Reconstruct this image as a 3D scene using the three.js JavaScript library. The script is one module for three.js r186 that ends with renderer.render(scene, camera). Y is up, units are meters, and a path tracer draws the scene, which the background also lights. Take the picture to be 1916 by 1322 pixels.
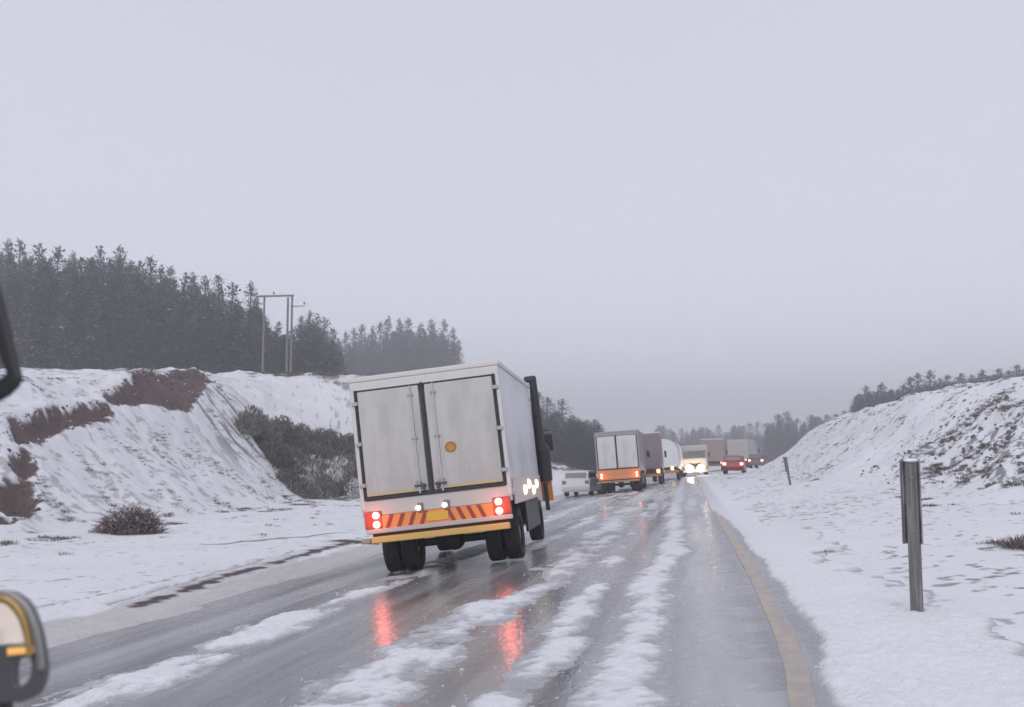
import * as THREE from 'three';
import { RoundedBoxGeometry } from 'three/addons/geometries/RoundedBoxGeometry.js';
import { mergeGeometries } from 'three/addons/utils/BufferGeometryUtils.js';

// ---------------------------------------------------------------- camera, sky, sun, haze, exposure
// World: the road runs along -z, x is across it (the carriageway is banked, its right side higher), y up, metres.
const scene = new THREE.Scene();
const EYE = 1.34;
const camera = new THREE.PerspectiveCamera(35.743, 1916 / 1322, 0.1, 6000);
camera.position.set(0, EYE, 0);
camera.rotation.order = 'YXZ';
camera.rotation.set(5.8213 * Math.PI / 180, 9.1526 * Math.PI / 180, 0);
camera.updateMatrixWorld();
camera.focus = 18; camera.userData.fStop = 3.2;
const renderer = new THREE.WebGLRenderer({ antialias: true });
renderer.toneMapping = THREE.LinearToneMapping;
renderer.toneMappingExposure = 1.07;
renderer.shadowMap.enabled = true;

{ // overcast sky, brightened in a band at the horizon to lift the haze
  const W = 128, H = 64, a = new Float32Array(W * H * 4);
  for (let j = 0; j < H; j++) {
    const el = ((j + 0.5) / H - 0.5) * Math.PI, s = Math.max(0, Math.sin(el));
    const l = 0.62 + 0.5 * Math.exp(-4.5 * s);
    for (let i = 0; i < W; i++) {
      const t = i / W * 2 * Math.PI;
      const soft = 1 + 0.012 * Math.sin(3 * t + 9 * s) * Math.cos(5 * el + 2 * Math.sin(t)) + 0.01 * Math.sin(5 * t - 4 * el);
      a.set([l * 0.955 * soft, l * 0.975 * soft, l * 1.13 * soft, 1], (j * W + i) * 4);
    }
  }
  const sky = new THREE.DataTexture(a, W, H, THREE.RGBAFormat, THREE.FloatType);
  sky.mapping = THREE.EquirectangularReflectionMapping; sky.magFilter = THREE.LinearFilter; sky.needsUpdate = true;
  scene.background = sky; scene.environment = sky;
}
const sun = new THREE.DirectionalLight(new THREE.Color(1, 0.97, 0.93), 1.4);
sun.position.set(-15, 74, 132); sun.castShadow = true; sun.shadow.radius = 90;
Object.assign(sun.shadow.camera, { left: -120, right: 120, top: 120, bottom: -120, near: 1, far: 500 });
scene.add(sun);
scene.fog = new THREE.FogExp2(new THREE.Color(0.93, 0.94, 1.0), 0.0024);

// ---------------------------------------------------------------- helpers
const rng = (s) => () => { s |= 0; s = s + 0x6D2B79F5 | 0; let t = Math.imul(s ^ s >>> 15, 1 | s); t = t + Math.imul(t ^ t >>> 7, 61 | t) ^ t; return ((t ^ t >>> 14) >>> 0) / 4294967296; };
const clamp = (v, a = 0, b = 1) => v < a ? a : v > b ? b : v;
const lerp = (a, b, t) => a + (b - a) * t;
const sstep = (a, b, v) => { const t = clamp((v - a) / (b - a)); return t * t * (3 - 2 * t); };
const hash = (x, y) => { let h = Math.imul(x, 374761393) ^ Math.imul(y, 668265263); h = Math.imul(h ^ h >>> 13, 1274126177); return ((h ^ h >>> 16) >>> 0) / 4294967296; };
function vn(x, y) {
  const i = Math.floor(x), j = Math.floor(y), u = x - i, v = y - j, a = u * u * (3 - 2 * u), b = v * v * (3 - 2 * v);
  return lerp(lerp(hash(i, j), hash(i + 1, j), a), lerp(hash(i, j + 1), hash(i + 1, j + 1), a), b);
}
function fbm(x, y, o = 4) { let s = 0, a = 0.5, n = 0; for (let k = 0; k < o; k++) { s += a * vn(x, y); n += a; a *= 0.5; x = x * 2.03 + 17.1; y = y * 2.03 + 5.3; } return s / n; }
const gauss = (v) => Math.exp(-v * v);
const tab = (T) => (v) => { // smooth table
  if (v <= T[0][0]) return T[0][1];
  for (let k = 1; k < T.length; k++) if (v < T[k][0]) { const t = (v - T[k - 1][0]) / (T[k][0] - T[k - 1][0]); return lerp(T[k - 1][1], T[k][1], t * t * (3 - 2 * t) * 0.6 + t * 0.4); }
  return T[T.length - 1][1];
};
const used = {};
function numbered(n) { const k = used[n] = (used[n] ?? -1) + 1; return k ? `${n}_${String(k).padStart(3, '0')}` : n; }
const C = (r, g, b) => new THREE.Color().setRGB(r, g, b);
const M = (r, g, b, rough = 0.6, more = {}) => new THREE.MeshStandardMaterial({ color: C(r, g, b), roughness: rough, ...more });
function mesh(name, geo, material, parent = scene) {
  const g = Array.isArray(geo) ? mergeGeometries(geo.map((q) => { const w = q.index ? q.toNonIndexed() : q; for (const k of Object.keys(w.attributes)) if (!['position', 'normal', 'uv'].includes(k)) w.deleteAttribute(k); return w; })) : geo;
  const m = new THREE.Mesh(g, material); m.name = parent === scene ? numbered(name) : name; m.castShadow = m.receiveShadow = true; parent.add(m); return m;
}
function tag(o, label, category, group) { o.userData = { label, category }; if (group) o.userData.group = group; return o; }
function thing(name, label, category, [x, y, z] = [0, 0, 0], turn = 0, group) {
  const o = new THREE.Group(); o.name = numbered(name); o.position.set(x, y, z); o.rotation.y = turn; scene.add(o);
  return tag(o, label, category, group);
}
function copy(src, label, group) { const o = src.clone(); o.name = numbered(src.name.replace(/_\d{3}$/, '')); o.userData = { ...src.userData, label }; if (group) o.userData.group = group; scene.add(o); return o; }
const kind = (o, k, label) => { o.userData.kind = k; if (label) o.userData.label = label; return o; };
const box = (w, h, d, x = 0, y = 0, z = 0, r = 0.012) => new RoundedBoxGeometry(w, h, d, 1, Math.min(r, w / 2.1, h / 2.1, d / 2.1)).translate(x, y, z);
const cyl = (r0, r1, h, x = 0, y = 0, z = 0, n = 14) => new THREE.CylinderGeometry(r0, r1, h, n).translate(x, y, z);
const cylX = (r, h, x, y, z, n = 18) => new THREE.CylinderGeometry(r, r, h, n).rotateZ(Math.PI / 2).translate(x, y, z);
const cylZ = (r, h, x, y, z, n = 16) => new THREE.CylinderGeometry(r, r, h, n).rotateX(Math.PI / 2).translate(x, y, z);
const dome = (r, x, y, z, flat = 0.45) => new THREE.SphereGeometry(r, 14, 10).scale(1, 1, flat).translate(x, y, z);
const lit = (r, g, b, base = [0.6, 0.5, 0.4]) => new THREE.MeshStandardMaterial({ color: C(...base), roughness: 0.3, emissive: C(1, 1, 1).setRGB(r, g, b), emissiveIntensity: 1 });
function lamp(color, power, x, y, z, parent) { const p = new THREE.PointLight(color, power, 40, 2); p.position.set(x, y, z); p.castShadow = true; p.name = 'lamp_light'; p.shadow.radius = 3; parent.add(p); return p; }
const V = new THREE.Vector3(), V2 = new THREE.Vector3();
function rayDir(px, py) { return V.set((px - 958) / 2050, -(py - 661) / 2050, -1).applyQuaternion(camera.quaternion).clone(); }
function at(px, py, d) { const v = rayDir(px, py), t = d / -v.z; return [v.x * t, EYE + v.y * t, -d]; }

// ---------------------------------------------------------------- the lie of the land
const rise = (d) => 0.004 * clamp(d - 30, 0, 170);
const toeL = tab([[0, -19.5], [40, -20.3], [54, -21], [62, -21.8], [69, -24.6], [76, -30], [85, -27], [94, -17], [103, -9.5], [120, -8.6], [145, -8.6], [200, -9]]);
const widL = tab([[0, 9], [45, 9.5], [66, 8], [76, 9], [94, 16], [110, 22], [140, 22], [200, 30]]);
const higL = tab([[0, 3], [25, 4.4], [45, 6.0], [58, 7.1], [68, 8.0], [77, 8.0], [86, 9], [96, 10.1], [108, 9.9], [122, 7.3], [138, 3.6], [165, 1.4], [260, 1]]);
const toeR = tab([[0, 6.2], [24, 6.1], [60, 5.3], [95, 5.4], [130, 8.3], [170, 10]]);
const higR = tab([[0, 2.4], [22, 3.2], [40, 3.6], [55, 4.05], [70, 4.15], [92, 4.1], [108, 3.5], [122, 2.6], [138, 0.9], [160, 0.1]]);
const profile = (t) => { t = clamp(t); return t < 0.5 ? 0.5 * Math.pow(2 * t, 1.35) : 1 - 0.5 * Math.pow(2 - 2 * t, 1.7); };
const scars = [];   // plan outlines of bare earth on the left bank, filled in below
function inPoly(P, x, y) { let c = false; for (let i = 0, j = P.length - 1; i < P.length; j = i++) if ((P[i][1] > y) !== (P[j][1] > y) && x < (P[j][0] - P[i][0]) * (y - P[i][1]) / (P[j][1] - P[i][1]) + P[i][0]) c = !c; return c; }
function edgeDist(P, x, y) { let m = 1e9; for (let i = 0, j = P.length - 1; i < P.length; j = i++) { const ax = P[j][0], ay = P[j][1], bx = P[i][0] - ax, by = P[i][1] - ay, t = clamp(((x - ax) * bx + (y - ay) * by) / (bx * bx + by * by + 1e-9)); m = Math.min(m, Math.hypot(x - ax - bx * t, y - ay - by * t)); } return m; }
function scarDepth(x, d) { // metres inside (+) or outside (-) the nearest patch of bare earth
  let best = -9;
  for (const s of scars) { if (x < s.lo[0] - 1.5 || x > s.hi[0] + 1.5 || d < s.lo[1] - 1.5 || d > s.hi[1] + 1.5) continue; const e = edgeDist(s.P, x, d) * (inPoly(s.P, x, d) ? 1 : -1); if (e > best) best = e; }
  return best;
}
function land(x, d) {
  const up = rise(d);
  let y;
  if (x < -7.2) { // left verge and bank
    const e = sstep(-7.2, -9, x);
    y = lerp(0.1 * x, -0.72, e) + up;
    const s = toeL(d) - x;
    if (s > -3) {
      const w = widL(d), h = higL(d), t = s / w;
      y += h * profile(t) + (t > 1 ? Math.min((s - w) * 0.02, 3) * sstep(0, 6, s - w) : 0);
      const a = sstep(-1, 2.5, s);
      y += a * ((fbm(x * 0.35, d * 0.3, 4) - 0.5) * 0.9 + (fbm(x * 1.3 + 40, d * 1.3, 3) - 0.5) * 0.28);
      if (scars.length && s < 40 && d < 90) { const q = scarDepth(x, d); if (q > -1) y -= 0.45 * sstep(-0.25, 0.5, q) - 0.12 * gauss((q + 0.35) / 0.3); }
    }
    y += (fbm(x * 0.6, d * 0.5 + 9, 3) - 0.5) * 0.12 * e;
  } else if (x > 1.0) { // right verge and bank
    const cap = x < 6 ? 0.1 * x : 0.6 + 0.03 * Math.min(x - 6, 40);
    y = cap + up;
    const s = x - toeR(d);
    y += (fbm(x * 0.9 + 3, d * 0.5, 3) - 0.5) * 0.1 * sstep(1.1, 2.2, x);
    if (s > -2) {
      const t = s / 6.8;
      y += higR(d) * profile(t) - (t > 1.15 ? Math.min((t - 1.15) * 0.35, 2.2) : 0) * sstep(20, 40, d);
      y += sstep(-0.6, 1.5, s) * ((fbm(x * 0.5 + 8, d * 0.35, 4) - 0.5) * 0.75 + (fbm(x * 1.6, d * 1.4, 3) - 0.5) * 0.22 + rockZone(x, d) * (fbm(x * 2.6, d * 2.2, 2) - 0.4) * 0.35);
    }
  } else y = 0.1 * x + up;
  return y;
}
function rockZone(x, d) { const s = x - toeR(d); return sstep(0.2, 1.2, s) * sstep(6.2, 3.6, s) * sstep(48, 33, d) * sstep(10, 18, d); }
function hit(px, py, far = 260) { // the point of the land that a line of sight from the eye meets
  const v = rayDir(px, py); let p = 3;
  for (let t = 3; t < far; t += 0.15) { const k = t / -v.z, x = v.x * k; if (EYE + v.y * k < land(x, t)) { p = t; break; } p = t; }
  const k = p / -v.z; return [v.x * k, p];
}
const outlines = [
  [[195, 742], [250, 713], [330, 693], [400, 684], [440, 692], [412, 722], [368, 736], [352, 768], [300, 757], [250, 757], [206, 757]],
  [[24, 802], [100, 777], [188, 761], [206, 770], [190, 786], [120, 801], [62, 822], [25, 827]],
  [[29, 856], [50, 851], [62, 884], [42, 897], [27, 880]],
  [[-12, 908], [40, 905], [64, 930], [56, 963], [20, 968], [-12, 955]],
  [[-12, 972], [18, 974], [14, 984], [-12, 986]],
];
{ const made = outlines.map((o) => o.map(([a, b]) => hit(a, b, 70))); for (const P of made) scars.push({ P, lo: [Math.min(...P.map((p) => p[0])), Math.min(...P.map((p) => p[1]))], hi: [Math.max(...P.map((p) => p[0])), Math.max(...P.map((p) => p[1]))] }); }
const mudTrack = [[255, 1136], [300, 1120], [400, 1086], [480, 1064], [560, 1040], [632, 1021], [668, 1011]].map(([a, b]) => hit(a, b));
const mudSpur = [[640, 1012], [668, 1014], [690, 1018]].map(([a, b]) => hit(a, b));
const thinTrack = [[380, 1019], [450, 1013], [520, 1008], [600, 1000], [655, 995]].map(([a, b]) => hit(a, b));
function lineDist(P, x, y) { let m = 1e9; for (let i = 1; i < P.length; i++) { const ax = P[i - 1][0], ay = P[i - 1][1], bx = P[i][0] - ax, by = P[i][1] - ay, t = clamp(((x - ax) * bx + (y - ay) * by) / (bx * bx + by * by)); m = Math.min(m, Math.hypot(x - ax - bx * t, y - ay - by * t)); } return m; }

// ---------------------------------------------------------------- textures
function tex(w, h, f, srgb = false) { // f(u 0..1, v 0..1) -> [r, g, b] 0..1
  const a = new Uint8Array(w * h * 4);
  for (let j = 0; j < h; j++) for (let i = 0; i < w; i++) { const c = f((i + 0.5) / w, (j + 0.5) / h), k = (j * w + i) * 4; a[k] = 255 * clamp(c[0]); a[k + 1] = 255 * clamp(c[1]); a[k + 2] = 255 * clamp(c[2]); a[k + 3] = 255; }
  const t = new THREE.DataTexture(a, w, h); t.magFilter = t.minFilter = THREE.LinearFilter; if (srgb) t.colorSpace = THREE.SRGBColorSpace; t.needsUpdate = true; return t;
}
const S = (v) => v <= 0 ? 0 : Math.pow(v, 1 / 2.2);
const lin = (c) => [S(c[0]), S(c[1]), S(c[2])];
const mix3 = (a, b, t) => [lerp(a[0], b[0], t), lerp(a[1], b[1], t), lerp(a[2], b[2], t)];
function plan(t, x0, x1, d0, d1) { t.repeat.set(1 / (x1 - x0), 1 / (d1 - d0)); t.offset.set(-x0 / (x1 - x0), -d0 / (d1 - d0)); return t; } // uv in metres -> 0..1
function tiled(n, f) { // periodic noise tile
  return tex(n, n, (u, v) => { const p = (a, b) => f(a, b), w = (t) => t; const A = p(u, v), B = p(u - 1, v), D = p(u, v - 1), E2 = p(u - 1, v - 1); const x = lerp(lerp(A, B, w(u)), lerp(D, E2, w(u)), w(v)); const q = 0.5 + (x - 0.5) * 1.5; return [q, q, q]; });
}
const grainTile = tiled(512, (u, v) => 0.6 * fbm(u * 9 + 3, v * 9 + 7, 5) + 0.4 * fbm(u * 40 + 30, v * 40 + 11, 3));
const repeatOf = (t, rx, ry) => { const q = t.clone(); q.wrapS = q.wrapT = THREE.RepeatWrapping; q.repeat.set(rx, ry); q.needsUpdate = true; return q; };
const SNOW = [0.80, 0.81, 0.85], DIRT = [0.075, 0.052, 0.05], STRAW = [0.16, 0.14, 0.13];

const bankL = { x0: -52, x1: -16, d0: 16, d1: 130 };
const bankTex = plan(tex(1024, 2048, (u, v) => {
  const x = lerp(bankL.x0, bankL.x1, u), d = lerp(bankL.d0, bankL.d1, v);
  let c = mix3(SNOW, [0.72, 0.72, 0.75], fbm(x * 0.7, d * 0.7, 3));
  const s = toeL(d) - x, q = scarDepth(x + (fbm(x * 2.6, d * 2.6, 4) - 0.5) * 0.6, d + (fbm(x * 2.6 + 50, d * 2.6, 4) - 0.5) * 0.7);
  // thin grass showing through
  const spots = fbm(x * 3.6, d * 2.9, 4), field = fbm(x * 0.28 + 5, d * 0.25, 3);
  c = mix3(c, [0.30, 0.28, 0.285], 0.6 * sstep(0.61, 0.78, spots + 0.35 * (field - 0.5)) * sstep(-1, 1, s));
  // streaks down the nose of the bank and the gully side
  const nose = sstep(52, 60, d) * sstep(92, 74, d) * sstep(1.5, 4, s);
  c = mix3(c, [0.12, 0.11, 0.11], nose * 0.85 * sstep(0.50, 0.62, fbm((x + d * 0.5) * 0.55, (d - x * 0.4) * 1.6, 4)));
  if (d > 92) c = mix3(c, [0.14, 0.13, 0.13], 0.8 * sstep(0.58, 0.7, fbm(x * 0.8, d * 0.5, 4)) * sstep(3, 6, s));
  c = mix3(c, mix3(DIRT, [0.15, 0.10, 0.095], fbm(x * 1.5, d * 1.5, 4)), sstep(-0.26, -0.06, q));
  return lin(c);
}, true), bankL.x0, bankL.x1, bankL.d0, bankL.d1);
const vergeL = { x0: -17, x1: -7, d0: 2, d1: 90 };
const vergeTex = plan(tex(768, 2048, (u, v) => {
  const x = lerp(vergeL.x0, vergeL.x1, u), d = lerp(vergeL.d0, vergeL.d1, v);
  let c = mix3(SNOW, [0.74, 0.745, 0.78], fbm(x * 0.8, d * 0.5, 3));
  c = mix3(c, STRAW, 0.5 * sstep(0.70, 0.8, fbm(x * 5.2, d * 4.0, 3)));
  const wob = (fbm(x * 2.5, d * 2.5, 3) - 0.5) * 0.5;
  const m = Math.min(lineDist(mudTrack, x, d), lineDist(mudSpur, x, d) - 0.25) + wob * 0.8, br = fbm(x * 0.9 + 20, d * 0.55, 3);
  c = mix3(c, [0.48, 0.47, 0.49], 0.7 * sstep(0.6, 0.1, m));
  c = mix3(c, mix3([0.10, 0.068, 0.062], [0.055, 0.048, 0.05], fbm(x * 4, d * 4, 2)), sstep(0.17, 0.04, m) * sstep(0.22, 0.36, br));
  const m2 = lineDist(thinTrack, x, d) + wob * 0.5;
  c = mix3(c, [0.20, 0.18, 0.18], sstep(0.22, 0.05, m2) * 0.9);
  c = mix3(c, [0.50, 0.48, 0.47], 0.75 * sstep(-8.3, -7.6, x + wob)); // slush beside the carriageway
  return lin(c);
}, true), vergeL.x0, vergeL.x1, vergeL.d0, vergeL.d1);
const bankR = { x0: 0.8, x1: 16.8, d0: 3, d1: 100 };
const rightTex = plan(tex(768, 2048, (u, v) => {
  const x = lerp(bankR.x0, bankR.x1, u), d = lerp(bankR.d0, bankR.d1, v);
  let c = mix3(SNOW, [0.74, 0.745, 0.78], fbm(x * 0.9, d * 0.7, 3));
  const f = fbm(x * 6.5, d * 5.0, 3) + 0.3 * (fbm(x * 0.35, d * 0.3, 2) - 0.5) + 0.09 * rockZone(x, d);
  c = mix3(c, [0.15, 0.14, 0.145], 0.8 * sstep(0.66, 0.78, f) * sstep(1.6, 2.6, x));
  c = mix3(c, [0.30, 0.29, 0.31], sstep(1.45, 0.95, x + (fbm(x * 3, d * 0.5, 3) - 0.5) * 0.9) * 0.45);
  return lin(c);
}, true), bankR.x0, bankR.x1, bankR.d0, bankR.d1);

// ---------------------------------------------------------------- ground sheets
const rows = [-14, -10, -6, -3, -1, 0.5, 1.5, 2.5];
for (let d = 3; d < 210; d += Math.max(0.1, d * 0.0085)) rows.push(d);
rows.push(210);
function sheet(xs, ds, f) {
  xs = [...xs].sort((a, b) => a - b);
  const nx = xs.length, n = nx * ds.length, P = new Float32Array(n * 3), N = new Float32Array(n * 3), U = new Float32Array(n * 2), I = [];
  ds.forEach((d, j) => xs.forEach((x, i) => {
    const k = j * nx + i, e = Math.max(0.05, d * 0.004); P.set([x, f(x, d), -d], k * 3); U.set([x, d], k * 2);
    V.set(-(f(x + e, d) - f(x - e, d)) / (2 * e), 1, (f(x, d + e) - f(x, d - e)) / (2 * e)).normalize(); N.set([V.x, V.y, V.z], k * 3);
    if (i && j) { const a = k - nx - 1, b = k - nx, c = k - 1; I.push(a, b, c, b, k, c); }
  }));
  const g = new THREE.BufferGeometry();
  g.setAttribute('position', new THREE.BufferAttribute(P, 3)); g.setAttribute('normal', new THREE.BufferAttribute(N, 3)); g.setAttribute('uv', new THREE.BufferAttribute(U, 2)); g.setIndex(I); return g;
}
const span = (a, b, n, pow = 1) => Array.from({ length: n + 1 }, (_, i) => lerp(a, b, Math.pow(i / n, pow)));
const snowMat = (map) => new THREE.MeshStandardMaterial({ color: map ? C(1, 1, 1) : C(...SNOW), map: map ?? null, roughness: 0.92, bumpMap: repeatOf(grainTile, 0.4, 0.4), bumpScale: 0.028 });
kind(mesh('left_verge', sheet(span(-17, -7.2, 110), rows, land), snowMat(vergeTex)), 'structure', 'snow covered verge with muddy wheel track beside the road');
kind(mesh('left_hill', sheet([...span(-17, -50, 190), ...span(-50.6, -140, 60, 1.3)], rows, land), snowMat(bankTex)), 'structure', 'snowy cutting with bare brown earth scars');
kind(mesh('right_hill', sheet([...span(1.0, 2, 14), ...span(2.1, 15, 120), ...span(15.4, 60, 40, 1.3)], rows, land), snowMat(rightTex)), 'structure', 'snowy verge and rough bank on the yellow line side');
{ // the wide land beyond, dipped under the finer sheets
  const f = (x, d) => { const inside = sstep(-138, -128, x) * sstep(58, 50, x) * sstep(208, 200, d) * sstep(-16, -12, d); return (x > -7.2 && x < 1.0 ? 0.1 * x + rise(d) : land(clamp(x, -140, 60), Math.min(d, 400))) - 1.2 * inside - 0.01; };
  const xs = [-420, -330, -260, -200, -160, -141, -138, -133, -128, ...span(-120, 50, 34), 54, 58, 61, 66, 80, 110, 160, 240, 330, 420];
  const ds = [-250, -180, -110, -80, -30, -18, -16, -14, -12, -8, ...span(0, 195, 26), 200, 204, 208, 211, 216, 225, 240, 270, 310, 360, 420, 500, 600, 720];
  kind(mesh('ground', sheet(xs, ds, f), snowMat()), 'structure', 'snow covered land');
}

// ---------------------------------------------------------------- wet road
const roadTexArea = [-7.4, 1.2, 0, 70];
const film = (x, d) => { // how much grey slush lies on the asphalt
  const wob = (fbm(d * 0.12, 3.3, 2) - 0.5) * 0.25, X = x + wob;
  let f = 0.68 + 0.9 * (fbm(x * 2.2 + 7, d * 0.13, 4) - 0.5) + 0.5 * (fbm(x * 7, d * 0.5, 3) - 0.5);
  f -= 0.5 * gauss((X + 0.82) / 0.13) + 0.42 * gauss((x - 0.58) / 0.1) + 0.3 * gauss((X + 1.55) / 0.2) + 0.35 * gauss((X + 3.35) / 0.28) + 0.4 * gauss((X + 5.15) / 0.28) + 0.3 * gauss((X + 6.25) / 0.22) + 0.3 * gauss((X + 0.1) / 0.07);
  f += 0.25 * gauss((x - 0.15) / 0.28) - 0.45 * sstep(0.74, 0.82, x);
  const ruffle = fbm(x * 2, d * 3.2, 3); f -= 0.35 * gauss((x - 0.48) / 0.16) * sstep(0.5, 0.6, ruffle); // broken film beside the yellow line
  return clamp(f);
};
const roadColor = plan(tex(1024, 2048, (u, v) => {
  const x = lerp(roadTexArea[0], roadTexArea[1], u), d = lerp(roadTexArea[2], roadTexArea[3], v), f = film(x, d);
  return lin(mix3([0.075, 0.075, 0.082], [0.40, 0.405, 0.43], f));
}, true), ...roadTexArea);
const roadRough = plan(tex(512, 1024, (u, v) => {
  const x = lerp(roadTexArea[0], roadTexArea[1], u), d = lerp(roadTexArea[2], roadTexArea[3], v), f = film(x, d);
  const r = 0.10 + 0.22 * f * fbm(x * 1.5 + 90, d * 0.3, 3) + 0.10 * vn(x * 20, d * 20); return [r, r, r];
}), ...roadTexArea);
const roadMat = new THREE.MeshStandardMaterial({ color: C(1, 1, 1), map: roadColor, roughness: 1, roughnessMap: roadRough, bumpMap: repeatOf(grainTile, 0.9, 0.3), bumpScale: 0.006 });
const road = (x, d) => 0.1 * x + rise(d);
kind(mesh('road', sheet(span(-7.2, 1.0, 20), rows, road), roadMat), 'structure', 'wet slushy asphalt carriageway');

{ // yellow edge line, 4 mm above the asphalt
  const lineX = tab([[0, 0.56], [6, 0.60], [7.5, 0.68], [9, 0.72], [13, 0.75], [30, 0.73], [70, 0.72], [150, 0.7]]);
  const ds = span(1, 110, 260, 1.6), g = sheet([-0.07, -0.035, 0, 0.035, 0.07], ds, () => 0), p = g.attributes.position, uv = g.attributes.uv;
  for (let i = 0; i < p.count; i++) { const d = -p.getZ(i), e = p.getX(i) > 0.06 || p.getX(i) < -0.06 ? (fbm(d * 3 + p.getX(i) * 90, 1.7, 2) - 0.5) * 0.012 : 0, x = lineX(d) - 0.03 + p.getX(i) + e; p.setXYZ(i, x, road(x, d) + 0.005, -d); uv.setXY(i, x, d); }
  const lt = plan(tex(64, 2048, (u, v) => { const w = fbm(u * 8, v * 260, 4); return lin(mix3([0.46, 0.36, 0.265], [0.33, 0.30, 0.275], sstep(0.38, 0.66, w) * 0.9)); }, true), 0.4, 0.9, 0, 40);
  kind(mesh('edge_line', g, new THREE.MeshStandardMaterial({ map: lt, roughness: 0.35 })), 'structure', 'worn yellow line along the road edge');
}

// ridges of snow that the wheels have left between the tracks
const ridges = [ // [centre, half width, height, patchiness 0..1, shift with distance table]
  [tab([[3, -0.44], [9, -0.40], [14, -0.42], [20, -0.30], [32, -0.42], [60, -0.5], [150, -0.4]]), 0.27, 0.046, 0.14, 1],
  [tab([[3, -1.12], [8, -1.12], [12, -1.2], [30, -1.35], [80, -1.5]]), 0.22, 0.04, 0.5, 2],
  [tab([[3, -2.4], [8, -2.34], [12, -2.3], [18, -1.95], [28, -2.0], [60, -2.2]]), 0.52, 0.042, 0.50, 3],
  [tab([[3, -4.5], [10, -4.58], [20, -4.62], [60, -4.5]]), 0.34, 0.048, 0.35, 4],
  [tab([[18, -3.2], [30, -3.0], [60, -3.1]]), 0.28, 0.045, 0.55, 5],
];
const clumps = tab([[4, 0.5], [6.4, 0.75], [7.4, 0.1], [8.0, 1], [9.6, 0.95], [10.3, 0.05], [10.9, 1], [12.9, 1], [13.7, 0.1], [15.5, 0.62], [19, 0.85], [24, 0.55], [40, 0.6]]);
function snowDepth(x, d) {
  let t = -0.03;
  const lump = fbm(x * 4.2 + d * 0.9, d * 1.9, 5), fine = fbm(x * 17, d * 12, 2), mid = fbm(x * 2.6 + 77, d * 1.1, 3);
  for (const [c, w, h, patch, k] of ridges) {
    if (k === 5 && d < 20) continue;
    const q = (x - c(d) - (fbm(d * 0.7, k * 13.7, 3) - 0.5) * 0.35) / (w * (0.75 + 0.6 * fbm(d * 0.45, k * 5.1, 2)));
    const cover = 1 - patch + (fbm(x * 1.3 + k * 31, d * 0.42 + k * 7, 3) - 0.5) * (patch > 0.3 ? 3.6 : 0.7);
    const here = k === 4 ? 0.45 + 0.9 * clumps(d + (fbm(x * 2.1, 8.8, 2) - 0.5) * 1.6) : 1;
    t = Math.max(t, h * (here * gauss(k === 4 ? q * lerp(1.25, 0.72, clumps(d)) : q) * clamp(cover + 0.25) * (k === 1 ? 0.55 + 0.9 * lump : (0.25 + 1.5 * lump) * (0.55 + 0.9 * mid)) - 0.42));
  }
  const l = -x - 7.0 + (fbm(x * 0.6, d * 0.35 + 60, 4) - 0.5) * 1.3;    // left edge
  if (l > -0.5) t = Math.max(t, 0.05 * sstep(-0.1, 0.5, l) * (0.6 + 0.8 * lump) - 0.022 + 0.02 * sstep(0.8, 1.6, l));
  const r = x - 0.66 + 0.26 * sstep(24, 34, d) - 0.06 * sstep(4, 6, d) - 0.15 * sstep(6.5, 9, d) * (1 - 0.4 * sstep(16, 28, d)) + (fbm(x * 0.8, d * 0.6 + 90, 4) - 0.5) * 0.16;   // right edge
  if (r > -0.4) t = Math.max(t, 0.06 * sstep(-0.03, 0.12, r) * (0.6 + 0.7 * lump) - 0.014);
  // far along the road the wheels have only smeared it
  if (d > 22) { const far = sstep(22, 40, d); t = Math.max(t, far * 0.035 * ((fbm(x * 2.0 + 11, d * 0.06, 4) - 0.46) * 2.4 - 0.1) - 0.004); }
  return t > -0.01 ? t + (fine - 0.5) * 0.03 * sstep(-0.01, 0.015, t) : t;
}
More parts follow.
